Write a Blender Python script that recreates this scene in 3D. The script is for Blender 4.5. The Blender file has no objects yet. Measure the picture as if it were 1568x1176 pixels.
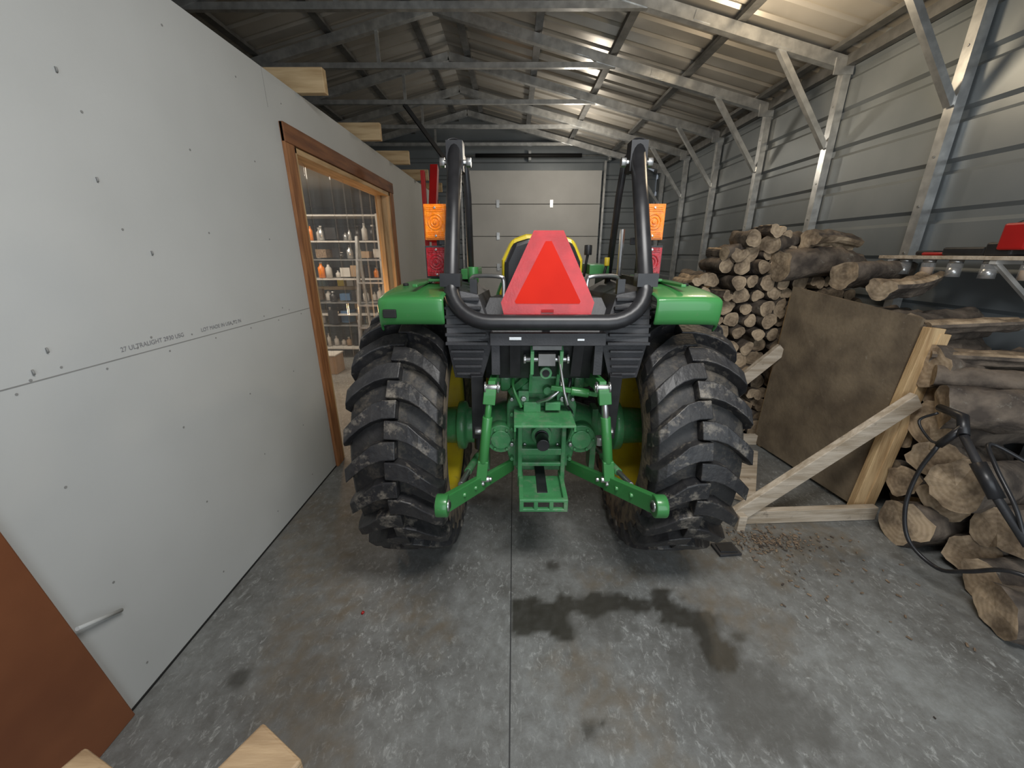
import bpy, bmesh, math, random
from mathutils import Vector, Matrix, noise
R=random.Random(7)
C=bpy.context.scene.collection
# ---------------------------------------------------------------- materials
def mat(name,col,rough=.6,metal=0,col2=None,scale=8,detail=6,bump=0,bscale=None,contrast=(.35,.65),stretch=(1,1,1),emit=None,coat=0,spec=None,dirt=None):
    m=bpy.data.materials.new(name); m.use_nodes=True
    nt=m.node_tree; N=nt.nodes; L=nt.links; b=N['Principled BSDF']
    b.inputs['Base Color'].default_value=(*col,1); b.inputs['Roughness'].default_value=rough; b.inputs['Metallic'].default_value=metal
    if coat: b.inputs['Coat Weight'].default_value=coat
    if spec is not None: b.inputs['Specular IOR Level'].default_value=spec
    if emit:
        b.inputs['Emission Color'].default_value=(*emit[0],1); b.inputs['Emission Strength'].default_value=emit[1]
    tc=N.new('ShaderNodeTexCoord'); mp=N.new('ShaderNodeMapping'); mp.inputs['Scale'].default_value=stretch
    L.new(tc.outputs['Object'],mp.inputs['Vector'])
    if col2 is None: col2=tuple(c*.85 for c in col)
    n=N.new('ShaderNodeTexNoise'); n.inputs['Scale'].default_value=scale; n.inputs['Detail'].default_value=detail
    L.new(mp.outputs[0],n.inputs['Vector'])
    r=N.new('ShaderNodeValToRGB'); r.color_ramp.elements[0].position=contrast[0]; r.color_ramp.elements[1].position=contrast[1]
    r.color_ramp.elements[0].color=(*col,1); r.color_ramp.elements[1].color=(*col2,1)
    L.new(n.outputs['Fac'],r.inputs[0]); out=r.outputs[0]
    if dirt: # (colour, scale, lo, hi)
        n3=N.new('ShaderNodeTexNoise');n3.inputs['Scale'].default_value=dirt[1];n3.inputs['Detail'].default_value=10;n3.inputs['Roughness'].default_value=.72
        L.new(tc.outputs['Object'],n3.inputs['Vector']);r3=N.new('ShaderNodeValToRGB');r3.color_ramp.elements[0].position=dirt[2];r3.color_ramp.elements[1].position=dirt[3]
        L.new(n3.outputs['Fac'],r3.inputs[0]);x=N.new('ShaderNodeMix');x.data_type='RGBA';x.inputs[7].default_value=(*dirt[0],1)
        L.new(r3.outputs[0],x.inputs[0]);L.new(out,x.inputs[6]);out=x.outputs[2]
    L.new(out,b.inputs['Base Color'])
    if bump:
        n2=N.new('ShaderNodeTexNoise'); n2.inputs['Scale'].default_value=bscale or scale*3; n2.inputs['Detail'].default_value=5
        L.new(mp.outputs[0],n2.inputs['Vector'])
        bp=N.new('ShaderNodeBump'); bp.inputs['Strength'].default_value=bump; bp.inputs['Distance'].default_value=.01
        L.new(n2.outputs['Fac'],bp.inputs['Height']); L.new(bp.outputs[0],b.inputs['Normal'])
    return m
def woodmat(name,c1,c2,scale=3,axis='X',rough=.65,ct=(.38,.68),dirt=None):
    st={'X':(1,9,9),'Y':(9,1,9),'Z':(9,9,1)}[axis]
    return mat(name,c1,rough,0,c2,scale,6,.3,scale*4,ct,st,dirt=dirt)
M={}
M['drywall']=mat('drywall_paper',(.53,.54,.53),.75,0,(.48,.49,.48),1.3,4,.04,60)
M['seam']=mat('drywall_seam',(.27,.27,.26),.9)
M['roof']=mat('roof_steel',(.52,.49,.44),.36,.4,(.41,.385,.34),1.5,4,.03,20)
M['sidew']=mat('wall_steel',(.235,.26,.275),.42,.3,(.185,.21,.225),1.5,4,.03,20)
M['galv']=mat('galvanized',(.68,.69,.68),.30,.7,(.46,.47,.47),12,5,.02)
M['galvd']=mat('galvanized_dull',(.20,.20,.195),.5,.5,(.14,.14,.135),14,3,.02)
M['gdoor']=mat('door_white',(.66,.66,.64),.5,0,(.60,.60,.58),2,3)
M['stain']=woodmat('stained_trim',(.38,.165,.062),(.20,.078,.030),4,'Z')
M['stainShade']=woodmat('stained_trim_shaded',(.24,.095,.036),(.14,.05,.021),4,'Y')  # head casing: same trim stain, shadow darkened into the colour
M['stainD']=mat('stained_panel',(.24,.088,.036),.45,0,(.16,.055,.024),2.5,3,.05,60)
M['pineX']=woodmat('pine_x',(.60,.44,.25),(.38,.25,.12),3,'X')
M['pineY']=woodmat('pine_y',(.66,.46,.25),(.42,.26,.12),3,'Y')
M['pineZ']=woodmat('pine_z',(.64,.45,.24),(.40,.25,.12),3,'Z')
M['pineD']=woodmat('pine_old',(.58,.50,.40),(.34,.27,.19),3,'X',dirt=((.16,.13,.10),14,.58,.72))
M['pinepost']=woodmat('pine_post',(.40,.285,.165),(.21,.135,.07),5,'X',dirt=((.10,.065,.035),22,.58,.72))
M['ply']=mat('plywood_dirty',(.215,.165,.108),.85,0,(.12,.09,.06),6,10,.3,40,(.36,.66),dirt=((.30,.26,.20),30,.62,.74))
M['green']=mat('green_paint',(.045,.23,.060),.34,0,(.038,.19,.050),3,3,0,coat=.35,dirt=((.16,.17,.12),22,.60,.82))
M['greenC']=mat('green_cast',(.065,.27,.10),.42,0,(.045,.20,.075),9,5,.2,30,(.4,.7),coat=.25,dirt=((.21,.25,.18),17,.50,.76))
M['yellow']=mat('yellow_paint',(.72,.55,.02),.38,0,(.60,.45,.03),6,4,coat=.3,dirt=((.25,.19,.08),12,.58,.80))
M['black']=mat('black_paint',(.016,.016,.018),.36,0,(.024,.024,.026),20,3)
M['blackp']=mat('black_plastic',(.024,.024,.026),.5,0,(.036,.036,.04),12,4,.1,120,dirt=((.12,.11,.10),30,.66,.85))
M['dark']=mat('dark_void',(.012,.012,.012),.7)
M['steel']=mat('zinc_steel',(.55,.55,.54),.28,.9)
M['amber']=mat('amber_lens',(.88,.25,.005),.22,0,(.72,.17,.003),60,2,.3,90,emit=((1,.25,.0),.08),coat=.3)
M['redl']=mat('red_lens',(.40,.003,.012),.25,0,(.28,.002,.008),60,2,.3,90,coat=.3)
M['smvo']=mat('smv_fluorescent',(.62,.020,.007),.5,0,(.55,.016,.006),5,2,spec=.12)
M['smvr']=mat('smv_border',(.40,.004,.007),.28,0,(.55,.010,.014),14,2,.1,120,coat=.4)
M['redp']=mat('red_paint',(.45,.010,.010),.4)
M['bark']=mat('bark',(.170,.135,.104),.92,0,(.060,.047,.038),10,9,1.0,26,(.38,.62),dirt=((.26,.24,.20),9,.58,.70))
M['white']=mat('white_plastic',(.62,.60,.56),.5)
M['blue']=mat('blue_box',(.07,.15,.28),.5)
M['card']=mat('cardboard',(.38,.26,.16),.8)
M['teal']=mat('teal_tote',(.14,.20,.20),.5)
M['chip']=mat('wood_chips',(.28,.20,.13),.9,0,(.13,.09,.06),60,3)
M['ink']=mat('stamp_ink',(.24,.24,.25),.8)
M['rubber']=mat('tyre_rubber',(.016,.016,.018),.46,0,(.030,.029,.029),20,6,.2,60,dirt=((.19,.168,.138),13,.54,.68))
M['carcass']=mat('tyre_carcass',(.014,.014,.015),.6,0,(.026,.025,.024),20,6,.2,60,dirt=((.12,.10,.075),11,.50,.72))
M['mud']=mat('tyre_mud',(.17,.13,.088),.9,0,(.04,.034,.03),15,10,.5,50,(.46,.62))
m=bpy.data.materials.new('log_end');m.use_nodes=True;nt=m.node_tree;N=nt.nodes;L=nt.links;b=N['Principled BSDF'];b.inputs['Roughness'].default_value=.85
uv=N.new('ShaderNodeUVMap');uv.uv_map='UVMap';ln=N.new('ShaderNodeVectorMath');ln.operation='LENGTH';L.new(uv.outputs[0],ln.inputs[0])
tc=N.new('ShaderNodeTexCoord');n=N.new('ShaderNodeTexNoise');n.inputs['Scale'].default_value=7;n.inputs['Detail'].default_value=9;n.inputs['Roughness'].default_value=.65;L.new(tc.outputs['Object'],n.inputs['Vector'])
ad=N.new('ShaderNodeMath');ad.operation='MULTIPLY_ADD';L.new(n.outputs['Fac'],ad.inputs[0]);ad.inputs[1].default_value=.25;L.new(ln.outputs['Value'],ad.inputs[2])
mu=N.new('ShaderNodeMath');mu.operation='MULTIPLY';L.new(ad.outputs[0],mu.inputs[0]);mu.inputs[1].default_value=45
sn=N.new('ShaderNodeMath');sn.operation='SINE';L.new(mu.outputs[0],sn.inputs[0])
r=N.new('ShaderNodeValToRGB');r.color_ramp.elements[0].position=0;r.color_ramp.elements[1].position=1
r.color_ramp.elements[0].color=(.42,.33,.225,1);r.color_ramp.elements[1].color=(.50,.40,.285,1)
mr=N.new('ShaderNodeMapRange');mr.inputs['From Min'].default_value=-1;L.new(sn.outputs[0],mr.inputs['Value']);L.new(mr.outputs[0],r.inputs[0])
r2=N.new('ShaderNodeValToRGB');r2.color_ramp.elements[0].position=.38;r2.color_ramp.elements[1].position=.60
r2.color_ramp.elements[0].color=(.36,.33,.31,1);r2.color_ramp.elements[1].color=(1.1,1.05,1.0,1);L.new(n.outputs['Fac'],r2.inputs[0])
mx=N.new('ShaderNodeMix');mx.data_type='RGBA';mx.blend_type='MULTIPLY';mx.inputs[0].default_value=1;L.new(r.outputs[0],mx.inputs[6]);L.new(r2.outputs[0],mx.inputs[7]);L.new(mx.outputs[2],b.inputs['Base Color'])
M['end']=m
m=bpy.data.materials.new('clear_vinyl');m.use_nodes=True;nt=m.node_tree;N=nt.nodes;L=nt.links
o=N['Material Output'];b=N['Principled BSDF'];b.inputs['Base Color'].default_value=(.8,.8,.8,1);b.inputs['Roughness'].default_value=.08
t=N.new('ShaderNodeBsdfTransparent');ms=N.new('ShaderNodeMixShader');ms.inputs[0].default_value=.16
L.new(t.outputs[0],ms.inputs[1]);L.new(b.outputs[0],ms.inputs[2]);L.new(ms.outputs[0],o.inputs[0]);M['vinyl']=m

# ---------------------------------------------------------------- mesh builder
def empty(name,loc=(0,0,0)):
    e=bpy.data.objects.new(name,None);e.location=loc;C.objects.link(e);return e
class MB:
    def __init__(s): s.bm=bmesh.new(); s.mats=[]; s.uv=s.bm.loops.layers.uv.new('UVMap')
    def mi(s,m):
        if m not in s.mats: s.mats.append(m)
        return s.mats.index(m)
    def hull(s,P,F,m,smooth=False):
        v=[s.bm.verts.new(p) for p in P]; k=s.mi(m); out=[]
        for f in F:
            try: fc=s.bm.faces.new([v[i] for i in f])
            except ValueError: continue
            fc.material_index=k; fc.smooth=smooth; out.append(fc)
        return out
    def box8(s,P,m):
        return s.hull(P,[(3,2,1,0),(4,5,6,7),(0,1,5,4),(1,2,6,5),(2,3,7,6),(3,0,4,7)],M[m])
    def box(s,c,d,m,rot=None):
        P=[]
        for z in(-.5,.5):
            for x,y in((-.5,-.5),(.5,-.5),(.5,.5),(-.5,.5)):
                v=Vector((x*d[0],y*d[1],z*d[2]))
                if rot: v=rot@v
                P.append(v+Vector(c))
        s.box8(P,m)
    def beam(s,p0,p1,w,h,m,up=(0,0,1),w1=None,h1=None):
        p0=Vector(p0);p1=Vector(p1);d=(p1-p0).normalized();u=Vector(up)
        if abs(d.dot(u))>.98:u=Vector((0,1,0))
        a=d.cross(u).normalized();u=a.cross(d).normalized();P=[]
        for p,ww,hh in((p0,w,h),(p1,w1 or w,h1 or h)):
            for i,j in((-.5,-.5),(.5,-.5),(.5,.5),(-.5,.5)): P.append(p+a*i*ww+u*j*hh)
        s.box8(P,m)
    def tube(s,pts,r,m,n=12,close=False,smooth=True):
        pts=[Vector(p) for p in pts];rings=[];up=None;k=s.mi(M[m])
        rr=r if isinstance(r,(list,tuple)) else [r]*len(pts)
        for i,p in enumerate(pts):
            if i==0:d=pts[1]-p
            elif i==len(pts)-1:d=p-pts[-2]
            else:d=(pts[i+1]-p).normalized()+(p-pts[i-1]).normalized()
            d.normalize()
            if up is None:
                up=Vector((0,0,1)) if abs(d.z)<.9 else Vector((0,1,0))
            a=d.cross(up).normalized();up=a.cross(d).normalized()
            rings.append([s.bm.verts.new(p+(a*math.cos(t)+up*math.sin(t))*rr[i]) for t in [2*math.pi*q/n for q in range(n)]])
        for A,B in zip(rings,rings[1:]):
            for q in range(n):
                f=s.bm.faces.new((A[q],A[(q+1)%n],B[(q+1)%n],B[q]));f.material_index=k;f.smooth=smooth
        for A in(rings[0],rings[-1]):
            f=s.bm.faces.new(A);f.material_index=k
    def cyl(s,p0,p1,r,m,n=20,r1=None): s.tube([p0,p1],[r,r1 or r],m,n)
    def rev(s,prof,m,n=48,c=(0,0,0)):
        k=s.mi(M[m]);c=Vector(c);rings=[]
        for x,r in prof: rings.append([s.bm.verts.new(c+Vector((x,r*math.cos(t),r*math.sin(t)))) for t in [2*math.pi*q/n for q in range(n)]])
        for A,B in zip(rings,rings[1:]):
            for q in range(n):
                f=s.bm.faces.new((A[q],A[(q+1)%n],B[(q+1)%n],B[q]));f.material_index=k;f.smooth=True
    def ext(s,poly,a,b,m,axis='x',smooth=False):
        def P(u,v,w): return {'x':(w,u,v),'y':(u,w,v),'z':(u,v,w)}[axis]
        n=len(poly);V=[P(u,v,a) for u,v in poly]+[P(u,v,b) for u,v in poly]
        F=[tuple(range(n)),tuple(range(2*n-1,n-1,-1))]+[(i,(i+1)%n,n+(i+1)%n,n+i) for i in range(n)]
        s.hull(V,F,M[m])
    def log(s,p0,p1,r,seed,split=False,end='end'):
        q=random.Random(seed);p0=Vector(p0);p1=Vector(p1);d=(p1-p0).normalized();up=Vector((0,0,1)) if abs(d.z)<.9 else Vector((0,1,0))
        a=d.cross(up).normalized();up=a.cross(d).normalized();n=22;ph=q.random()*6.28
        sp=[]
        for i in range(n):
            t=2*math.pi*i/n;rad=1+.10*math.sin(2*t+ph)+.06*math.sin(3*t+ph*2)+q.uniform(-.05,.05)
            if split:
                tt=(t-ph)%(2*math.pi)
                if tt<math.pi*.95: rad*= .30+.9*abs(math.cos(tt))**1.5
            sp.append((t,rad*r))
        K=10;rings=[];kb=s.mi(M['bark']);ke=s.mi(M[end]);bend=Vector((q.uniform(-1,1),q.uniform(-1,1),q.uniform(-1,1)))*r*.3
        off=Vector((q.random()*50,0,0))
        for j in range(K):
            f=j/(K-1);ctr=p0.lerp(p1,f)+bend*math.sin(f*math.pi);sc=1-.12*f
            ring=[]
            for t,rad in sp:
                dr=(a*math.cos(t)+up*math.sin(t));p=ctr+dr*rad*sc
                p+=dr*r*.22*noise.noise(p*18+off)+ (d*r*.20*noise.noise(p*9+off) if j in(0,K-1) else Vector())
                ring.append(s.bm.verts.new(p))
            rings.append(ring)
        for A,B in zip(rings,rings[1:]):
            for i in range(n):
                f=s.bm.faces.new((A[i],A[(i+1)%n],B[(i+1)%n],B[i]));f.material_index=kb;f.smooth=not split
                if split:
                    tt=(sp[i][0]-ph)%(2*math.pi)
                    if .2<tt<math.pi*.85: f.material_index=ke
        for A in(rings[0],rings[-1]):
            A=[s.bm.verts.new(v.co) for v in A]
            c=s.bm.verts.new(sum((v.co for v in A),Vector())/n)
            for i in range(n):
                f=s.bm.faces.new((A[i],A[(i+1)%n],c));f.material_index=ke
                j1,j2=i,(i+1)%n
                f.loops[0][s.uv].uv=(math.cos(sp[j1][0])*sp[j1][1]*6,math.sin(sp[j1][0])*sp[j1][1]*6)
                f.loops[1][s.uv].uv=(math.cos(sp[j2][0])*sp[j2][1]*6,math.sin(sp[j2][0])*sp[j2][1]*6)
                f.loops[2][s.uv].uv=(0,0)
    def done(s,name,parent=None,loc=(0,0,0),bevel=0,sub=0):
        bmesh.ops.recalc_face_normals(s.bm,faces=s.bm.faces)
        me=bpy.data.meshes.new(name);s.bm.to_mesh(me);s.bm.free()
        for m in s.mats: me.materials.append(m)
        o=bpy.data.objects.new(name,me);C.objects.link(o);o.location=loc
        if parent:o.parent=parent
        if bevel:
            b=o.modifiers.new('bevel','BEVEL');b.width=bevel;b.segments=2;b.limit_method='ANGLE';b.angle_limit=.6
        return o
def smoothpts(P,n=6):
    P=[Vector(p) for p in P];Q=[P[0]*2-P[1]]+P+[P[-1]*2-P[-2]];o=[]
    for i in range(1,len(Q)-2):
        for k in range(n):
            t=k/n;a,b,c,d=Q[i-1],Q[i],Q[i+1],Q[i+2]
            o.append(.5*((2*b)+(c-a)*t+(2*a-5*b+4*c-d)*t*t+(3*b-a-3*c+d)*t**3))
    return o+[P[-1]]

# ---------------------------------------------------------------- room shell
XL,XR,YB,YF,ZE=-4.5,2.8,8.6,-1.6,3.0
XC=(XL+XR)/2; SL=.245; ZR=ZE+SL*(XR-XC)
def seg_d(x,y,a,b):
    ax,ay=a;bx,by=b;t=max(0,min(1,((x-ax)*(bx-ax)+(y-ay)*(by-ay))/((bx-ax)**2+(by-ay)**2)))
    return math.hypot(x-ax-t*(bx-ax),y-ay-t*(by-ay))
def frange(a,b,s):
    n=int(round((b-a)/s));return [a+(b-a)*i/n for i in range(n+1)]
xs=frange(XL-.1,-1.5,.5)[:-1]+frange(-1.5,3.0,.02); ys=[YF,-1,-.5]+frange(0,3.0,.02)+frange(3.5,YB+.1,.5)
me=bpy.data.meshes.new('floor');V=[(x,y,0) for y in ys for x in xs];nx=len(xs)
F=[(j*nx+i,j*nx+i+1,(j+1)*nx+i+1,(j+1)*nx+i) for j in range(len(ys)-1) for i in range(nx-1)]
me.from_pydata(V,[],F)
ca=me.attributes.new('stains','FLOAT_COLOR','POINT')
wetp=[((-.05,1.275),(.20,1.265),.088),((.20,1.30),(.5,1.35),.050),((.5,1.35),(.66,1.31),.052),((.66,1.31),(.78,1.23),.070),((.78,1.23),(.82,1.10),.065)]
damp=[((.78,1.12),(.80,1.0),.13),((.80,1.0),(.90,.90),.13),((.90,.90),(.98,.84),.10),((.2,1.22),(.5,1.28),.05)]
dirt=[((.25,1.02),(.4,.85),.13),((.38,1.45),(.62,1.5),.08),((.9,1.35),(1.1,1.2),.10),((.45,.72),(.6,.66),.08),((1.2,1.75),(1.7,1.75),.20),((-.9,1.2),(-.6,.7),.16),((-1.25,2.0),(-.85,1.3),.18),((-.5,1.35),(-.35,1.2),.12),((.9,1.6),(1.3,1.5),.10)]
spots=[((.2,1.55),.030),((-1.02,1.0),.035),((.93,1.17),.035),((.25,.84),.02),((.3,.86),.012)]
for i,(x,y,z) in enumerate(V):
    wet=da=di=0
    if -1.5<x<3 and 0<y<3:
        nn=noise.fractal(Vector((x*9,y*9,1)),1,2,5)*.055;n2=noise.fractal(Vector((x*22,y*22,4)),1,2,4)
        sm=lambda d,r:max(0,min(1,(r-d)/.02+.5))
        for a,b,r in wetp: wet=max(wet,sm(seg_d(x,y,a,b)+nn,r))
        if x<-.01: wet=0
        for a,b,r in damp: da=max(da,sm(seg_d(x,y,a,b)+nn*1.6+n2*.06,r)*.6)
        for a,b,r in dirt: di=max(di,max(0,min(1,(r-seg_d(x,y,a,b)-nn*1.5)/.08+.3))*(.35+.5*n2))
        for (sx,sy),r in spots: wet=max(wet,sm(math.hypot(x-sx,y-sy)+nn*.4,r)*.8)
    ca.data[i].color=(wet*(.86+.14*min(1,max(0,.5+noise.noise(Vector((x*30,y*30,9)))))) ,da,max(0,min(1,di)),1)
fl=bpy.data.objects.new('floor',me);C.objects.link(fl)
m=bpy.data.materials.new('concrete_floor');m.use_nodes=True;nt=m.node_tree;N=nt.nodes;L=nt.links;b=N['Principled BSDF']
tc=N.new('ShaderNodeTexCoord')
def noi(scale,detail,rough=.6,dist=0,st=None):
    n=N.new('ShaderNodeTexNoise');n.inputs['Scale'].default_value=scale;n.inputs['Detail'].default_value=detail;n.inputs['Roughness'].default_value=rough;n.inputs['Distortion'].default_value=dist
    if st:
        mp=N.new('ShaderNodeMapping');mp.inputs['Scale'].default_value=st;L.new(tc.outputs['Object'],mp.inputs[0]);L.new(mp.outputs[0],n.inputs['Vector'])
    else: L.new(tc.outputs['Object'],n.inputs['Vector'])
    return n.outputs['Fac']
def ramp(fac,p0,c0,p1,c1):
    r=N.new('ShaderNodeValToRGB');e=r.color_ramp.elements;e[0].position=p0;e[1].position=p1
    e[0].color=(*c0,1) if len(c0)==3 else c0;e[1].color=(*c1,1);L.new(fac,r.inputs[0]);return r.outputs[0]
def mix(fac,a,bc,bt='MIX'):
    x=N.new('ShaderNodeMix');x.data_type='RGBA';x.blend_type=bt
    if isinstance(fac,float):x.inputs[0].default_value=fac
    else:L.new(fac,x.inputs[0])
    L.new(a,x.inputs[6])
    if isinstance(bc,tuple):x.inputs[7].default_value=(*bc,1)
    else:L.new(bc,x.inputs[7])
    return x.outputs[2]
base=ramp(noi(1.5,9,.65),.35,(.122,.120,.113),.64,(.225,.232,.226))
mid=ramp(noi(14,9,.75,.3),.37,(.76,.745,.72),.63,(1.12,1.13,1.13))
base=mix(1.0,base,mid,'MULTIPLY')
sp=ramp(noi(42,9,.8,.7,(1,.6,1)),.53,(0,0,0),.64,(1,1,1)); big=ramp(noi(2.6,6,.65),.40,(.15,)*3,.60,(.9,)*3)
mk=mix(1.0,sp,big,'MULTIPLY')
c=mix(mk,base,(.42,.43,.415))
at=N.new('ShaderNodeAttribute');at.attribute_name='stains';sx=N.new('ShaderNodeSeparateColor');L.new(at.outputs['Color'],sx.inputs[0])
c=mix(sx.outputs[2],c,(.15,.118,.078))
c=mix(sx.outputs[1],c,(.088,.086,.078))
c=mix(sx.outputs[0],c,(.042,.039,.032))
xyz=N.new('ShaderNodeSeparateXYZ');L.new(tc.outputs['Object'],xyz.inputs[0])
def mth(op,a,bv,cv=None):
    q=N.new('ShaderNodeMath');q.operation=op
    for i,v in enumerate((a,bv,cv)):
        if v is None: continue
        if isinstance(v,(int,float)):q.inputs[i].default_value=v
        else:L.new(v,q.inputs[i])
    return q.outputs[0]
jx=mth('ABSOLUTE',mth('ADD',xyz.outputs[0],.012),None)
j=mth('LESS_THAN',jx,.0026)
c=mix(j,c,(.04,.04,.04))
L.new(c,b.inputs['Base Color'])
rg=mth('MULTIPLY_ADD',sx.outputs[0],-.30,.60);L.new(rg,b.inputs['Roughness'])
bp=N.new('ShaderNodeBump');bp.inputs['Strength'].default_value=.3;bp.inputs['Distance'].default_value=.004;L.new(noi(60,6,.7),bp.inputs['Height']);L.new(bp.outputs[0],b.inputs['Normal'])
me.materials.append(m)

def ribprofile(a,b,pitch=.23,h=.018):
    P=[];x=a
    while x<b:
        P+=[(x,0),(x+pitch*.62,0),(x+pitch*.70,h),(x+pitch*.86,h),(x+pitch*.94,0)];x+=pitch
    P=[(min(u,b),v) for u,v in P]+[(b,0)];return P
def ribbed(name,f,prof,m,t=.0):
    mb=MB();k=mb.mi(M[m]);rows=[(mb.bm.verts.new(f(u,v,0)),mb.bm.verts.new(f(u,v,1))) for u,v in prof]
    for A,B in zip(rows,rows[1:]):
        if (A[0].co-B[0].co).length<1e-5:continue
        q=mb.bm.faces.new((A[0],A[1],B[1],B[0]));q.material_index=k
    return mb.done(name)
yp=ribprofile(YF,YB,.23,.024)
ribbed('ceiling',lambda u,v,e:(XC if e else XR+.05,u,(ZR if e else ZE-SL*.05)+.11+v),yp,'roof')
ribbed('ceiling_slope',lambda u,v,e:(XC if e else XL-.05,u,(ZR if e else ZE-SL*.05)+.11+v),yp,'roof')
zp=ribprofile(0,ZE+.12,.30,.022)
ribbed('wall_right',lambda u,v,e:(XR+.045+v,YB if e else YF,u),zp,'sidew')
ribbed('wall_left',lambda u,v,e:(XL-.045-v,YB if e else YF,u),zp,'sidew')
zp2=ribprofile(0,ZR+.09,.30,.018)
def gab(u,v,e):
    half=(XR-XC+.05) if u<ZE+.08 else max(0.001,(ZR+.1-u)/SL)
    return ((XC+half) if e else (XC-half),YB+.03+v,u)
ribbed('wall_back',gab,zp2,'sidew')
frames=[-1.3,-.25,.8,1.85,2.9,3.95,5.0,6.05,7.1,8.15]
for fi,y in enumerate(frames):
    mb=MB();t=.065
    for sgn,xe in((1,XR),(-1,XL)):
        mb.box((xe,y,ZE/2),(t,t,ZE),'galv')
        mb.beam((xe+sgn*.03,y,ZE-SL*.03),(XC,y,ZR),t,.09,'galv')
        zb=2.39;mb.beam((xe-sgn*.03,y,zb),(xe-sgn*.60,y,ZE+SL*.6-.02),.045,.045,'galv')
        mb.box((xe-sgn*.04,y-.035,ZE-.02),(.16,.012,.12),'galv')
        for d in(.5,1.2,2.0,2.8): mb.beam((xe-sgn*d,y-.036,ZE+SL*d),(xe-sgn*(d+.14),y-.036,ZE+SL*(d+.14)),.006,.06,'galv')
        for z in [.3+.3*i for i in range(9)]: mb.cyl((xe-sgn*.033,y,z),(xe-sgn*.037,y,z),.008,'steel',8)
    zt=3.40;xt=(ZR-zt)/SL
    mb.box((XC,y,zt),(2*xt,.045,.05),'galv')
    mb.box((XC-.6,y,(zt+ZR-.6*SL)/2),(.035,.035,ZR-.6*SL-zt),'galv')
    mb.done('trim_%d'%(fi+1))
mb=MB()
for sgn,xe in((1,XR),(-1,XL)):
    for d in(.12,.95,1.75,2.55,3.4):
        x=xe-sgn*d;z=ZE+SL*d+.075
        mb.beam((x,YF,z),(x,YB,z),.08,.035,'galvd')
mb.done('roof_purlins')
mb=MB();mb.beam((XR,YF,ZE+.02),(XR,YB,ZE+.02),.06,.08,'galvd');mb.done('trim_eave')
mb=MB();mb.beam((-1.47,6.05,3.38),(-1.0,6.25,2.78),.05,.05,'black');mb.beam((-1.0,6.25,2.78),(-1.0,YB-.2,2.78),.04,.04,'black');mb.done('dark_pipe')  # dark diagonal pipe hanging from a roof tie
# ---------------------------------------------------------------- partition wall
WX=-1.32;WT=.13;D0,D1,DT=2.60,4.46,2.10;WEND=7.2;WH=2.42
mb=MB()
mb.box((WX-WT/2,(D0-1.4)/2,WH/2),(WT,D0+1.4,WH),'drywall')
mb.box((WX-WT/2,(D1+WEND)/2,WH/2),(WT,WEND-D1,WH),'drywall')
mb.box((WX-WT/2,(D0+D1)/2,(WH+DT)/2),(WT,D1-D0,WH-DT),'drywall')
wp=mb.done('wall_partition')
mb=MB()
mb.box((WX+.0006,(.86+2.5)/2,1.165),(.0012,1.64,.003),'seam')
mb.box((WX+.0004,2.42,2.33),(.0008,.002,.18),'seam')
q=random.Random(3)
for y in [.98+.405*i for i in range(4)]+[2.56]:
    for k in range(7):
        z=.12+.36*k+q.uniform(-.03,.03)
        if y>2.5 and z<2.2: continue
        yy=y+q.uniform(-.015,.015)
        mb.cyl((WX,yy,z),(WX+.0015,yy,z),.004,'seam',8)
for k in range(14):
    y=.95+k*.12;mb.cyl((WX,y,1.165+(.02 if k%2 else -.02)),(WX+.0015,y,1.165+(.02 if k%2 else -.02)),.0035,'seam',8)
for (y,z) in((1.33,2.0),(1.35,1.72),(1.47,1.50),(1.05,1.24),(1.0,1.19)): mb.cyl((WX,y,z),(WX+.002,y+.004,z),.008,'seam',7)
mb.done('screw_heads',wp)
mb=MB();mb.box((WX+.002,1.7,.004),(.004,1.7,.008),'dark');mb.done('floor_gap',wp)
for (txt,y0) in(("27 ULTRALIGHT 2930 USG",1.25),("LOT MADE IN USA 1/2 IN",1.60)):
    cu=bpy.data.curves.new('stamp','FONT');cu.body=txt;cu.size=.0225
    o=bpy.data.objects.new('printed_stamp',cu);C.objects.link(o);o.rotation_euler=(math.pi/2,0,math.pi/2);o.location=(WX+.0015,y0,1.185);o.parent=wp
    o.data.materials.append(M['ink'])
for jy in(2.8,3.83,4.78,5.77,6.8,1.6,.4):
    mb=MB();xe=-1.15 if jy>2 else WX-.06
    mb.box(((XL+.05+xe)/2,jy,WH+.067),(xe-XL-.05,.05,.13),'pineX');mb.done('ceiling_joist',bevel=.003)
mb=MB();mb.box(((XL+WX-WT)/2,3.5,WH-.03),(WX-WT-XL-.02,10,.02),'drywall');mb.done('ceiling_light_block')  # unseen ceiling added to keep the adjoining room's light off the roof
dc=empty('door_1')
mb=MB();w=.10;p=.02
mb.box((WX+p/2,D0-w/2,(DT+w)/2),(p,w,DT+w),'stain');mb.done('casing_near',dc,bevel=.003)
mb=MB();mb.box((WX+p/2,D1+w/2,(DT+w)/2),(p,w,DT+w),'stain');mb.done('casing_far',dc,bevel=.003)
mb=MB();mb.box((WX+p/2+.003,(D0+D1)/2,DT+w/2),(p+.004,D1-D0+2*w,w),'stainShade');mb.done('casing_head',dc,bevel=.003)
mb=MB();mb.box((WX-WT/2,D0+.018,DT/2),(WT+.02,.035,DT),'pineZ');mb.box((WX-WT/2,D1-.018,DT/2),(WT+.02,.035,DT),'pineZ');mb.box((WX-WT/2,(D0+D1)/2,DT-.018),(WT+.02,D1-D0,.035),'pineY')
mb.box((WX-WT/2-.02,D1-.06,DT/2),(.04,.05,DT-.02),'pineZ')
mb.done('jambs',dc,bevel=.003)
mb=MB();k=mb.mi(M['vinyl']);pv=None
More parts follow.
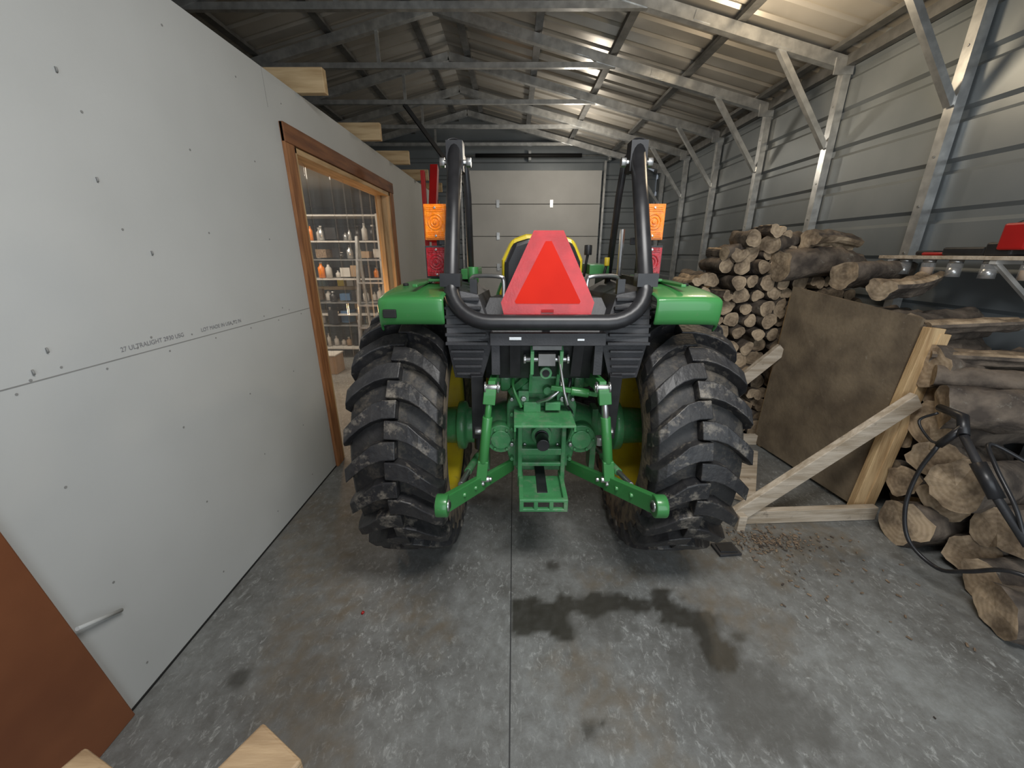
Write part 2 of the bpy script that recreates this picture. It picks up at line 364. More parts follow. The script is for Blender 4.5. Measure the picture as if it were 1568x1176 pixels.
for i in range(61):
    y=D0+.05+(D1-D0-.12)*i/60;x=WX-WT+.02+.012*math.sin(y*31)+.008*math.sin(y*77)
    a=mb.bm.verts.new((x,y,.05));b_=mb.bm.verts.new((x+.01*math.sin(y*20),y,DT-.03))
    if pv:
        f=mb.bm.faces.new((pv[0],a,b_,pv[1]));f.smooth=True;f.material_index=k
    pv=(a,b_)
mb.done('vinyl_curtain',dc)
mb=MB();mb.box8([(WX,-.1,0),(WX+.024,-.1,0),(WX+.024,.878,0),(WX,.878,0),(WX,-.3,2.16),(WX+.024,-.3,2.16),(WX+.024,.66,2.16),(WX,.66,2.16)],'stainD');mb.done('door_2',bevel=.004)
mb=MB();mb.cyl((WX+.032,.835,.45),(WX+.012,.965,.372),.006,'drywall',10);mb.done('door_stop')
# ---------------------------------------------------------------- garage door
gd=empty('door_3')
mb=MB();gx0,gx1=-1.0,1.73
for i in range(5):
    z0=i*.61;mb.box(((gx0+gx1)/2,YB-.06,z0+.30),(gx1-gx0,.05,.600),'gdoor')
mb.done('sections',gd,bevel=.006)
mb=MB()
for i in range(1,5):
    for x in(-.33,.75): mb.box((x,YB-.095,i*.61),(.06,.02,.14),'galv')
mb.done('hinges',gd)
mb=MB()
for x in(gx0-.05,gx1+.05): mb.box((x,YB-.1,1.6),(.04,.06,3.2),'galv')
mb.cyl((gx0-.1,YB-.16,3.28),(gx1+.15,YB-.16,3.28),.015,'galv');mb.cyl((-.75,YB-.16,3.28),(1.3,YB-.16,3.28),.035,'dark')
for x in(gx0-.1,.3,gx1+.12): mb.box((x,YB-.1,3.28),(.05,.14,.16),'galv')
mb.cyl((gx1+.1,YB-.2,3.28),(gx1+.14,YB-.2,3.28),.07,'galv');mb.cyl((gx0-.14,YB-.2,3.28),(gx0-.1,YB-.2,3.28),.07,'galv')
mb.done('track_and_spring',gd)
# ---------------------------------------------------------------- engine hoist
mb=MB();hx,hy=-.78,4.1
mb.beam((hx,hy,.12),(hx,hy,1.75),.08,.08,'redp');mb.beam((hx-.02,hy-.1,1.62),(hx-.02,hy+.25,2.32),.075,.08,'redp')
mb.beam((hx,hy,1.2),(hx,hy+.15,2.0),.05,.05,'black');mb.beam((hx-.3,hy,.12),(hx+.3,hy,.12),.07,.07,'redp')
for s_ in(-1,1):
    mb.beam((hx+s_*.28,hy,.12),(hx+s_*.34,hy+1.0,.12),.06,.06,'redp')
    for yy in(hy,hy+1.0): mb.cyl((hx+s_*.3-.02,yy,.05),(hx+s_*.3+.02,yy,.05),.05,'black')
mb.beam((hx-.1,hy+.05,1.5),(hx-.1,hy+.05,2.25),.04,.04,'redp');mb.done('engine_hoist',bevel=.004)

# ---------------------------------------------------------------- TRACTOR
TX,TY=.135,1.90
tr=empty('tractor',(TX,TY,0))
def tyre(name,x0,z0,y0,RR,W,nl,inner):
    mb=MB();f=RR/.62;g=W/.43
    prof=[(-.165,.355),(-.19,.375),(-.207,.42),(-.213,.47),(-.208,.525),(-.185,.556),(-.12,.568),(0,.573)]
    prof=[(a*g,r*f) for a,r in prof];full=prof+[(-a,r) for a,r in prof[::-1][1:]]
    mb.rev(full,'carcass',72)
    k=mb.mi(M['rubber'])
    top=[(-.024,.620),(.035,.622),(.08,.622),(.125,.620),(.17,.615),(.203,.602),(.217,.565),(.218,.505)]
    bas=[(-.024,.560),(.035,.56),(.08,.56),(.13,.555),(.17,.55),(.195,.53),(.206,.50),(.208,.49)]
    offs=[-.006,-.002,.018,.062,.112,.155,.178,.188]
    for sd in(-1,1):
        for i in range(nl):
            th=2*math.pi*(i+(.5 if sd>0 else 0))/nl;rows=[]
            for j,((ts,tr_),(bs,br),of) in enumerate(zip(top,bas,offs)):
                wt=(.036 if j<3 else .030)/.62;wb=wt+.010;r4=[]
                for (s_,r_,w_) in((bs,br,-wb),(ts,tr_,-wt),(ts,tr_,wt),(bs,br,wb)):
                    a=th+of*1.1+w_
                    r4.append(mb.bm.verts.new((sd*s_*g,r_*f*math.cos(a),r_*f*math.sin(a))))
                rows.append(r4)
            for A,B in zip(rows,rows[1:]):
                for q_ in range(3):
                    fc=mb.bm.faces.new((A[q_],A[q_+1],B[q_+1],B[q_]));fc.material_index=k
            for A in(rows[0],rows[-1]):
                fc=mb.bm.faces.new(A);fc.material_index=k
    o=mb.done(name+'_tread',tr,(x0,y0,z0),bevel=.004*f)
    mb=MB();e=inner
    mb.rev([(e*.2115*g,.53*f),(e*.2165*g,.47*f),(e*.2100*g,.42*f),(e*.193*g,.375*f)],'mud',64);mb.done(name+'_sidewall_dirt',tr,(x0,y0,z0))
    mb=MB()
    pr=[(-.172,.375),(-.185,.362),(-.165,.335),(-.05,.320),(.05,.320),(.165,.335),(.185,.362),(.172,.375)]
    mb.rev([(a*g,r*f) for a,r in pr],'yellow',48)
    mb.rev([(-e*.03*g,.325*f),(-e*.05*g,.24*f),(-e*.0,.15*f),(0,.02)],'yellow',48)
    mb.rev([(-e*.035*g,.325*f),(-e*.055*g,.24*f),(-e*.01,.15*f),(-e*.01,.02)],'yellow',48)
    for i in range(8):
        a=i*math.pi/4;mb.cyl((-.03,.11*f*math.cos(a),.11*f*math.sin(a)),(.03,.11*f*math.cos(a),.11*f*math.sin(a)),.012,'steel',6)
    mb.done(name+'_rim',tr,(x0,y0,z0))
tyre('rear_wheel_left',-.612,.62,0,.62,.385,24,1)
tyre('rear_wheel_right',.606,.62,0,.62,.385,24,-1)
tyre('front_wheel_left',-.52,.37,1.72,.37,.26,20,1)
tyre('front_wheel_right',.52,.37,1.72,.37,.26,20,-1)
mb=MB()
for s in(-1,1):
    mb.rev([(s*.12,.15),(s*.2,.13),(s*.30,.095),(s*.38,.095),(s*.39,.13),(s*.43,.13),(s*.43,.10),(s*.60,.09)],'greenC',28,(0,0,.62))
mb.ext([(-.15,.46),(.15,.46),(.17,.55),(.17,.80),(.13,.92),(-.13,.92),(-.17,.80),(-.17,.55)],-.16,.9,'greenC','y')
mb.box((0,-.165,.64),(.25,.03,.30),'greenC')
mb.cyl((-.23,-.10,.93),(.23,-.10,.93),.055,'greenC',20)
mb.cyl((-.20,-.10,.93),(-.15,-.10,.93),.075,'greenC',20);mb.cyl((.15,-.10,.93),(.20,-.10,.93),.075,'greenC',20)
mb.box((0,-.12,.92),(.20,.16,.10),'greenC')
mb.ext([(-.12,.40),(.12,.40),(.15,.47),(-.15,.47)],-.1,.7,'greenC','y')
mb.done('transmission',tr,bevel=.008)
mb=MB()
for s in(-1,1):
    for z in(.52,.60,.68,.76,.84): mb.cyl((s*.145,-.17,z),(s*.145,-.195,z),.011,'steel' if z in(.60,.84) else 'greenC',6)
    mb.beam((s*.15,-.15,.86),(s*.07,-.22,.96),.03,.03,'greenC')
    mb.box((s*.09,-.2,.86),(.05,.05,.07),'greenC');mb.cyl((s*.09,-.225,.86),(s*.09,-.24,.86),.014,'steel',6)
    mb.cyl((s*.235,-.10,.93),(s*.26,-.10,.93),.03,'steel')
    mb.cyl((s*.20,-.17,.62),(s*.20,-.05,.62),.075,'greenC',20);mb.cyl((s*.20,-.18,.62),(s*.20,-.17,.62),.05,'greenC',16)
    for a in range(6): mb.cyl((s*.20+.06*math.cos(a*1.047),-.165,.62+.06*math.sin(a*1.047)),(s*.20+.06*math.cos(a*1.047),-.185,.62+.06*math.sin(a*1.047)),.008,'greenC',6)
for i in range(10):
    a=i*math.pi/5;mb.cyl((.10*math.cos(a),-.18,.66+.10*math.sin(a)),(.10*math.cos(a),-.197,.66+.10*math.sin(a)),.009,'steel' if i%3==0 else 'greenC',6)
mb.box((-.05,-.21,.82),(.08,.06,.05),'greenC');mb.box((.045,-.22,.83),(.07,.07,.04),'greenC');mb.cyl((.02,-.24,.90),(.02,-.18,.90),.02,'greenC')
mb.tube(smoothpts([(.05,-.2,.99),(.08,-.25,.93),(.03,-.27,.88),(-.03,-.23,.84)]),.009,'steel',8)
mb.tube(smoothpts([(-.12,-.1,1.0),(-.14,-.23,.93),(-.10,-.24,.82)]),.008,'green',8)
mb.tube(smoothpts([(.09,-.1,1.0),(.12,-.24,.96),(.10,-.25,.86),(.14,-.2,.78)]),.009,'black',8)
mb.beam((.03,-.27,.93),(.24,-.28,.90),.022,.022,'green');mb.cyl((.12,-.275,.915),(.20,-.28,.905),.02,'green')
mb.done('hydraulics',tr,bevel=.003)
mb=MB()
mb.cyl((0,-.18,.66),(0,-.215,.66),.05,'greenC',24);mb.cyl((0,-.215,.66),(0,-.225,.66),.033,'black',24);mb.cyl((0,-.22,.66),(0,-.30,.66),.018,'steel',12);mb.cyl((0,-.235,.66),(0,-.315,.66),.030,'black',16)
mb.box((0,-.28,.79),(.27,.22,.012),'greenC')
for e in(-.135,.125): mb.ext([(-.17,.79),(-.39,.79),(-.39,.765),(-.33,.76),(-.20,.62),(-.17,.62)],e,e+.01,'greenC','x')
mb.done('pto_shield',tr,bevel=.003)
mb=MB()
for s in(-1,1):
    mb.box((s*.105,-.215,.56),(.022,.05,.34),'greenC');mb.box((s*.10,-.30,.43),(.022,.24,.045),'greenC')
mb.box((0,-.225,.585),(.20,.025,.035),'greenC');mb.box((0,-.225,.515),(.20,.02,.02),'greenC');mb.box((0,-.30,.425),(.19,.20,.012),'greenC')
mb.box((0,-.425,.445),(.22,.02,.016),'greenC');mb.box((0,-.425,.395),(.22,.02,.016),'greenC')
for x in(-.1,-.035,.035,.1): mb.box((x,-.425,.42),(.02,.02,.05),'greenC')
mb.box((0,.05,.42),(.05,.8,.03),'black')
mb.done('drawbar',tr,bevel=.004)
mb=MB()
for s in(-1,1): mb.ext([(-.16,.90),(-.24,.90),(-.30,1.0),(-.37,1.02),(-.38,1.12),(-.34,1.15),(-.20,1.10)],s*.060-.007,s*.060+.007,'greenC','x')
mb.box((0,-.24,.985),(.11,.05,.03),'greenC');mb.cyl((-.085,-.345,1.08),(.085,-.345,1.08),.012,'steel',10)
mb.cyl((0,-.26,1.02),(0,-.35,1.02),.026,'greenC',12);mb.cyl((0,-.351,1.02),(0,-.353,1.02),.016,'dark',12)
mb.box((0,-.36,1.085),(.07,.04,.05),'galvd');mb.box((0,-.36,1.135),(.12,.03,.018),'galvd')
for s in(-1,1): mb.cyl((s*.085,-.345,1.08),(s*.095,-.345,1.08),.02,'steel',8)
mb.tube([(.05,-.36,1.10),(.075,-.40,.95),(.09,-.41,.90)],.006,'steel',8)
mb.done('top_link_bracket',tr,bevel=.003)
for s,nm in((-1,'left'),(1,'right')):
    mb=MB()
    a=(s*.14,-.14,.46);b_=(s*.395,-.715,.628)
    A=Vector(a);B=Vector(b_)
    mb.beam(A,A.lerp(B,.62),.022,.062,'green');mb.beam(A.lerp(B,.5),B,.026,.072,'green')
    mb.cyl(B+Vector((-.022,0,0)),B+Vector((.022,0,0)),.042,'green',20);mb.cyl(B+Vector((-.027,0,0)),B+Vector((.027,0,0)),.022,'steel',16);mb.cyl(B+Vector((-.03,0,0)),B+Vector((.03,0,0)),.013,'dark',12)
    for t in(.45,.56,.66,.8): 
        p=A.lerp(B,t);mb.cyl(p+Vector((-.022,0,0)),p+Vector((.022,0,0)),.010,'steel' if t<.6 else 'green',8)
    mb.done('lower_link_'+nm,tr,bevel=.004)
    mb=MB()
    mb.beam((s*.21,-.10,.95),(s*.225,-.43,.985),.03,.075,'green',h1=.05);mb.cyl((s*.19,-.43,.985),(s*.255,-.43,.985),.013,'steel',12)
    for e in(-1,1): mb.cyl((s*.225+e*.03,-.43,.985),(s*.225+e*.022,-.43,.985),.024,'steel',12)
    P0=Vector((s*.23,-.43,.98));P1=Vector((s*.275,-.46,.575))
    mb.beam(P0,P0.lerp(P1,.16),.05,.035,'green')
    mb.tube([P0.lerp(P1,.12),P0.lerp(P1,.4)],.014,'green' if s<0 else 'steel',12);mb.tube([P0.lerp(P1,.3),P0.lerp(P1,.8)],.021,'green',16);mb.beam(P0.lerp(P1,.78),P1,.045,.035,'green')
    mb.cyl(P1+Vector((-.035,0,0)),P1+Vector((.035,0,0)),.013,'steel',12)
    mb.done('lift_arm_'+nm,tr,bevel=.003)
    mb=MB()
    mb.tube([(s*.31,-.05,.50),(s*.36,-.50,.575)],.012,'steel',10);mb.tube([(s*.32,-.15,.515),(s*.345,-.36,.55)],.018,'greenC',12)
    mb.beam((s*.28,-.05,.75),(s*.28,-.05,.40),.03,.09,'greenC')
    mb.cyl((s*.30,-.26,.92),(s*.30,-.26,.62),.022,'black',14);mb.box((s*.28,-.28,.84),(.05,.05,.06),'black');mb.cyl((s*.28,-.33,.74),(s*.31,-.33,.74),.014,'steel',8)
    mb.cyl((s*.26,-.3,.70),(s*.26,-.3,.66),.02,'steel',8)
    mb.done('stabiliser_'+nm,tr,bevel=.002)
def fender(s,nm):
    P=[(-.415,1.232),(-.432,1.25),(-.438,1.325),(-.434,1.338),(-.41,1.347),(-.3,1.362),(0,1.376),(.25,1.374),(.42,1.33),(.55,1.2),(.62,1.05),(.64,.95)]
    x0,x1=.40,.655
    mb=MB();k=mb.mi(M['green']);cols=[(x0,0),(x0+.02,.002),(x0+.12,.004),(x1-.03,.002),(x1-.008,-.003),(x1,-.016),(x1+.003,-.060)]
    rows=[];C0=Vector((0,.1,.75))
    for (y,z) in P:
        d=Vector((0,y-.1,z-.75)).normalized();row=[]
        for (x,o) in cols: row.append(mb.bm.verts.new(Vector((s*x,y,z))+d*o))
        rows.append(row)
    for A,B in zip(rows,rows[1:]):
        for i in range(len(cols)-1):
            f=mb.bm.faces.new((A[i],A[i+1],B[i+1],B[i]));f.material_index=k;f.smooth=True
    o=mb.done('fender_'+nm,tr);so=o.modifiers.new('s','SOLIDIFY');so.thickness=.012;so.offset=-1
    sb=o.modifiers.new('b','SUBSURF');sb.levels=sb.render_levels=1
    mb=MB()
    mb.box((s*.52,-.02,1.380),(.02,.7,.012),'green');mb.box((s*.47,-.12,1.388),(.08,.10,.012),'green')
    mb.cyl((s*.49,-.1,1.385),(s*.49,-.1,1.40),.02,'blackp');mb.cyl((s*.60,-.2,1.365),(s*.60,-.2,1.378),.012,'dark')
    if s<0: mb.box((s*.605,-.441,1.283),(.05,.012,.032),'dark')
    mb.done('fender_trim_'+nm,tr,bevel=.003)
fender(-1,'left');fender(1,'right')
mb=MB()
for s in(-1,1):
    mb.box8([(s*.215,-.36,1.16),(s*.405,-.38,1.16),(s*.405,-.05,1.16),(s*.215,-.05,1.16),(s*.28,-.31,1.34),(s*.41,-.33,1.37),(s*.41,.4,1.37),(s*.28,.4,1.30)],'blackp')
    mb.box8([(s*.27,-.345,.99),(s*.385,-.345,1.0),(s*.385,-.1,1.0),(s*.27,-.1,.99),(s*.215,-.365,1.17),(s*.41,-.365,1.17),(s*.41,-.05,1.17),(s*.215,-.05,1.17)],'blackp')
    for i in range(6):
        z=1.155+i*.034;yy=-.378+i*.010;mb.box((s*(.325+i*.004),yy,z),(.17-i*.006,.022,.012),'blackp')
    for i in range(4):
        z=1.02+i*.033;mb.box((s*.325,-.352-i*.004,z),(.10+.012*i,.018,.010),'blackp')
    mb.box((s*.405,.25,1.2),(.02,.9,.4),'blackp')
mb.box((0,.35,1.03),(.80,1.2,.05),'blackp')
mb.box((0,-.385,1.175),(.46,.03,.05),'blackp')
mb.box8([(-.26,-.26,.97),(.26,-.26,.97),(.26,-.1,.97),(-.26,-.1,.97),(-.25,-.36,1.16),(.25,-.36,1.16),(.25,-.1,1.16),(-.25,-.1,1.16)],'black')
for s in(-1,1):
    mb.beam((s*.13,-.36,1.16),(s*.13,-.30,1.00),.045,.03,'black');mb.box((s*.21,-.345,1.09),(.035,.06,.14),'blackp')
    mb.beam((s*.29,-.37,1.02),(s*.30,-.30,.70),.05,.03,'black')
mb.box((-.13,-.402,1.18),(.05,.004,.014),'steel');mb.box((.13,-.402,1.175),(.03,.003,.010),'steel')
mb.box8([(-.3,-.30,1.18),(.3,-.30,1.18),(.3,.1,1.18),(-.3,.1,1.18),(-.24,-.22,1.32),(.24,-.22,1.32),(.22,.1,1.30),(-.22,.1,1.30)],'blackp')
mb.done('operator_platform',tr,bevel=.006)
mb=MB()
top=Vector((-.385,-.045,1.92));bot=Vector((-.385,-.32,1.40))
cor=[]
for i in range(9):
    f=i/8;a=math.pi+(math.pi/2)*f
    cor.append(Vector((-.225+.16*math.cos(a),-.325-.085*math.sin(f*math.pi/2),1.375+.13*math.sin(a))))
half=[top,top.lerp(bot,.5),bot]+cor
full=half+[Vector((-p.x,p.y,p.z)) for p in half[::-1]]
mb.tube(full,.031,'black',16)
mb.done('rops_frame',tr)
mb=MB()
for s in(-1,1):
    mb.box((s*.385,-.04,1.885),(.070,.07,.115),'black');mb.cyl((s*.385-.06,-.045,1.865),(s*.385+.06,-.045,1.865),.011,'steel',10)
    for e in(-1,1): mb.cyl((s*.385+e*.066,-.045,1.865),(s*.385+e*.046,-.045,1.865),.02,'steel',8)
    mb.tube([(s*.352,.02,1.88),(s*.350,.07,1.75),(s*.362,.22,1.34)],.016,'black',12);mb.box((s*.368,.01,1.87),(.03,.09,.07),'black')
    mb.tube(smoothpts([(s*.425,-.05,1.90),(s*.415,-.04,1.95),(s*.37,-.01,1.955),(s*.355,.01,1.90)]),.0035,'black',8)
    mb.box((s*.385,-.33,1.40),(.08,.05,.05),'black')
    mb.box((s*.30,-.28,1.34),(.03,.03,.12),'black')
    mb.tube(smoothpts([(s*.18,-.20,1.30),(s*.18,-.19,1.385),(s*.20,-.19,1.405),(s*.30,-.16,1.405),(s*.325,-.15,1.39)]),.009,'steel',10)
mb.cyl((.35,-.05,1.60),(.35,-.05,1.40),.012,'steel',8)
mb.done('rops_fittings',tr,bevel=.003)
for s,nm in((-1,'left'),(1,'right')):
    mb=MB();xx=s*(.470 if s<0 else .455)
    for z,m_,hh in((1.625,'amber',.138),(1.463,'redl',.130)):
        y0=-.10 if m_=='amber' else -.12
        mb.box((xx,y0,z),(.098,.05,hh+.004),'blackp' if m_=='redl' else 'amber');mb.box((xx,y0-.028,z),(.086,.016,hh-.012),m_)
        k=20
        for rr in(.030,.018):
            mb.tube([(xx+rr*math.cos(t*6.2832/k),y0-.037,z+rr*math.sin(t*6.2832/k)) for t in range(k+1)],.003,m_,6)
        mb.cyl((xx,y0-.036,z),(xx,y0-.044,z),.008,m_,12)
        for e in(-1,1):
            mb.cyl((xx,y0-.036,z+e*(hh/2-.014)),(xx,y0-.040,z+e*(hh/2-.014)),.005,'steel',8)
            for g in range(3): mb.box((xx,y0-.037,z+e*(.042+g*.007)),(.07,.003,.0025),m_)
    mb.beam((xx,-.07,1.55),(s*.385,-.06,1.55),.02,.03,'black');mb.box((xx,-.07,1.55),(.02,.015,.30),'black')
    mb.done('tail_lamps_'+nm,tr,bevel=.005)
mb=MB()
zc=1.262
outer=[(-.176,0),(.176,0),(.188,.05),(.058,.325),(-.058,.325),(-.188,.05)]
def place(pl,y,th,m_):
    c_,s_=math.cos(.14),math.sin(.14);V=[]
    for yy in(y,y+th):
        for u,v in pl: V.append((u,-.335+yy+v*s_,zc+v*c_))
    n=len(pl);F_=[tuple(range(n)),tuple(range(2*n-1,n-1,-1))]+[(i,(i+1)%n,n+(i+1)%n,n+i) for i in range(n)]
    mb.hull(V,F_,M[m_])
place(outer,0,.004,'smvr');place([(-.128,.045),(.128,.045),(.132,.055),(.012,.285),(-.012,.285),(-.132,.055)],-.0015,.002,'smvo')
mb.box((0,-.30,1.24),(.03,.02,.14),'black');mb.box((0,-.338,1.279),(.05,.002,.012),'redp')
mb.done('slow_vehicle_sign',tr)
mb=MB()
mb.ext([(-.17,1.28),(.17,1.28),(.195,1.33),(.195,1.47),(.15,1.56),(.08,1.585),(-.08,1.585),(-.15,1.56),(-.195,1.47),(-.195,1.33)],.03,.07,'yellow','y')
mb.ext([(-.165,1.28),(.165,1.28),(.183,1.33),(.180,1.46),(.14,1.545),(.07,1.565),(-.07,1.565),(-.14,1.545),(-.180,1.46),(-.183,1.33)],.0,.04,'black','y')
mb.box((0,.27,1.28),(.42,.40,.10),'yellow');mb.box((0,.1,1.24),(.3,.4,.1),'black')
mb.done('seat',tr,bevel=.02)
mb=MB()
mb.ext([(-.28,.80),(.28,.80),(.29,1.15),(.24,1.29),(.12,1.34),(-.12,1.34),(-.24,1.29),(-.29,1.15)],1.0,2.15,'green','y')
mb.box((0,2.17,1.02),(.50,.04,.42),'black')
for s in(-1,1): mb.box((s*.285,1.6,.95),(.02,.8,.18),'black')
mb.done('hood',tr,bevel=.02)
mb=MB();mb.box((0,1.4,.58),(.22,1.1,.34),'greenC');mb.box((0,1.72,.40),(.86,.12,.10),'greenC');mb.box((0,2.2,.62),(.5,.14,.3),'greenC');mb.done('front_frame',tr,bevel=.01)
mb=MB();mb.box((0,.92,1.2),(.40,.22,.42),'blackp');mb.cyl((0,.85,1.35),(0,.72,1.46),.025,'black')
k=28;ctr=Vector((0,.70,1.48));ax=Vector((0,-.55,.8)).normalized();ux=Vector((1,0,0));uy=ax.cross(ux)
mb.tube([ctr+(ux*math.cos(t*6.2832/k)+uy*math.sin(t*6.2832/k))*.17 for t in range(k+1)],.013,'black',10)
for t in(.5,2.6,4.7): mb.tube([ctr,ctr+(ux*math.cos(t)+uy*math.sin(t))*.17],.01,'black',8)
mb.tube([(.24,.25,1.38),(.25,.22,1.50)],.008,'black',8);mb.cyl((.25,.22,1.49),(.25,.22,1.54),.02,'black',12)
mb.tube([(.31,.1,1.38),(.32,.08,1.45)],.007,'black',8);mb.cyl((.32,.08,1.44),(.32,.08,1.48),.013,'yellow',12)
mb.box((.30,.30,1.42),(.10,.3,.05),'green');mb.box((-.36,.25,1.40),(.08,.3,.05),'green');mb.cyl((-.325,-.05,1.37),(-.325,-.05,1.44),.025,'green',14)
mb.done('steering_console',tr,bevel=.004)

# ---------------------------------------------------------------- FIREWOOD
mb=MB();q=random.Random(11);r0=.060
row=0;z=r0
while z<1.62:
    x=1.46+(row%2)*r0
    while x<2.70:
        hmax=1.30+.30*max(0,math.sin((x-1.35)/1.35*math.pi))
        if z<hmax+q.uniform(-.04,.04):
            yy=3.06+q.uniform(-.06,.06)+ (.08 if x<1.6 else 0);r=q.uniform(.044,.068)
            mb.log((x+q.uniform(-.012,.012),yy,z+q.uniform(-.012,.012)),(x+q.uniform(-.04,.04),yy+.42,z+q.uniform(-.02,.02)),r,q.random(),split=q.random()<.28)
        x+=r0*1.98+q.uniform(-.004,.008)
    z+=r0*1.72;row+=1
for i in range(30):
    x=1.7+q.random()*1.0;yy=3.6+q.random()*.4;zz=.1+1.3*(i/30)
    mb.log((x,yy,zz),(x,yy+.45,zz),.08,q.random())
for (a,b_,r,s_) in(((1.90,3.05,1.56),(2.25,3.25,1.60),.07,0),((1.96,2.99,1.42),(2.58,3.06,1.40),.115,0),((2.15,3.0,1.58),(2.6,3.15,1.56),.075,1),((1.6,3.1,1.50),(1.92,3.2,1.55),.05,0),((1.75,3.0,1.60),(1.82,3.4,1.62),.055,0),((1.9,2.98,1.66),(2.0,3.4,1.66),.05,1)):
    mb.log(a,b_,r,r*77,bool(s_))
mb.done('firewood_pile')
mb=MB();q=random.Random(17);row=0;z=.11
while z<1.22:
    y=1.14+(row%2)*.10
    while y<2.80:
        H=.14 if y<1.25 else .34 if y<1.5 else .56 if y<1.68 else .76 if y<1.9 else .98 if y<2.1 else 1.2
        r=q.uniform(.084,.125) if y<2.0 else q.uniform(.06,.09)
        if z<=H:
            xs_=(2.24 if y>1.93 else 2.12)+q.uniform(-.07,.09)
            ky=.16 if y<1.9 else .05
            mb.log((xs_,y+q.uniform(-.03,.03),z+q.uniform(-.02,.02)),(2.66,min(2.8,y+q.uniform(-.04,ky)),max(r,z+q.uniform(-.03,.05))),r,q.random(),split=q.random()<.25)
        y+=r*2.0
    z+=.175 if z<.6 else .15;row+=1
for (a,b_,r,s_) in(((2.12,2.30,1.31),(2.55,2.45,1.36),.070,1),((2.24,2.1,1.12),(2.62,2.0,1.16),.05,1),((2.2,1.99,.99),(2.62,1.72,1.02),.05,1),((2.15,2.62,1.36),(2.62,2.72,1.38),.09,0),((2.16,1.90,.90),(2.62,1.56,.94),.06,0),((2.12,1.78,.78),(2.6,1.5,.86),.095,0),((2.0,1.22,.10),(2.5,1.08,.11),.10,0)):
    mb.log(a,b_,r,r*99,bool(s_))
mb.done('split_firewood_stack')
pr=empty('firewood_retainer')
mb=MB();t=Vector((.014,0,0));P=[Vector((2.085,2.03,.03)),Vector((1.99,2.88,.02)),Vector((2.025,2.88,1.27)),Vector((2.165,2.05,1.17))]
V=[p for p in P]+[p+t for p in P];mb.hull(V,[(0,1,2,3),(7,6,5,4),(0,1,5,4),(1,2,6,5),(2,3,7,6),(3,0,4,7)],M['ply']);mb.done('panel',pr)
mb=MB()
mb.beam((2.09,1.995,.0),(2.20,2.01,1.13),.042,.085,'pineZ',up=(1,0,0));mb.beam((2.14,1.99,.0),(2.245,2.005,1.10),.042,.06,'pineZ',up=(1,0,0))
mb.beam((2.03,2.87,.0),(2.06,2.87,1.2),.04,.09,'pineZ',up=(0,1,0));mb.done('posts',pr,bevel=.003)
mb=MB()
mb.beam((1.315,1.885,.045),(2.14,1.93,.045),.04,.085,'pineD');mb.beam((1.255,1.86,.05),(2.15,1.93,.76),.04,.09,'pineD')
mb.beam((1.29,1.84,.0),(1.29,1.84,.10),.045,.07,'pineD')
mb.beam((1.25,2.87,.045),(2.0,2.87,.045),.04,.085,'pineD');mb.beam((1.25,2.84,.04),(2.02,2.84,.82),.04,.09,'pineD')
mb.done('braces',pr,bevel=.003)
mb=MB();mb.beam((1.46,2.08,.02),(1.86,2.72,.02),.12,.03,'pineD');mb.done('scrap_board',bevel=.003)
mb=MB();q=random.Random(9)
for i in range(420):
    x=1.36+q.gauss(0,.15);y=1.73+q.gauss(0,.055)
    if i>330: x=1.5+q.gauss(0,.40);y=1.5+q.gauss(0,.25)
    if x>2.0 or x<1.20: continue
    s_=q.uniform(.003,.012);rt=Matrix.Rotation(q.random()*6.28,3,'Z')@Matrix.Rotation(q.uniform(-.3,.3),3,'X')
    mb.box((x,y,.004+q.random()*.004),(s_*1.8,s_*.7,.004),q.choice(['chip','bark','chip']),rt)
mb.done('wood_chips')
mb=MB();mb.box((1.13,1.66,.008),(.12,.09,.014),'blackp',Matrix.Rotation(.1,3,'Z'));mb.box((1.13,1.66,.017),(.09,.06,.008),'black');mb.done('rubber_pad',bevel=.003)
mb=MB();mb.cyl((-.665,1.27,0),(-.66,1.275,.008),.006,'redp',10);mb.done('red_cap')
# ---------------------------------------------------------------- shelf
sh=empty('storage_shelf')
mb=MB();mb.box((2.64,2.08,1.475),(.30,1.4,.02),'pineD');mb.done('board',sh,bevel=.002)
mb=MB()
for y in(1.55,2.12,2.70):
    mb.box((2.64,y,1.455),(.28,.03,.02),'white');mb.box((2.775,y,1.35),(.02,.03,.20),'white');mb.beam((2.52,y,1.45),(2.77,y,1.26),.02,.02,'white')
mb.done('brackets',sh)
mb=MB()
for i,y in enumerate((2.62,2.47,2.32,2.15,1.98,1.8)):
    mb.cyl((2.53,y,1.462),(2.53,y,1.445),.03,'steel',16)
    mb.cyl((2.53,y,1.445),(2.53,y,1.37),.033,'vinyl',16);mb.cyl((2.53,y,1.42),(2.53,y,1.372),.028,'steel' if i%3!=1 else 'card',12)
mb.done('jars',sh)
mb=MB();mb.box((2.60,2.32,1.51),(.12,.22,.045),'black');mb.cyl((2.58,2.14,1.61),(2.58,2.04,1.66),.035,'black');mb.box((2.57,2.09,1.58),(.10,.12,.13),'redp');mb.box((2.60,2.15,1.52),(.13,.12,.07),'black');mb.cyl((2.6,2.45,1.495),(2.6,2.6,1.495),.010,'redp')
mb.box((2.66,2.6,1.50),(.1,.12,.03),'black');mb.done('tools',sh,bevel=.012)
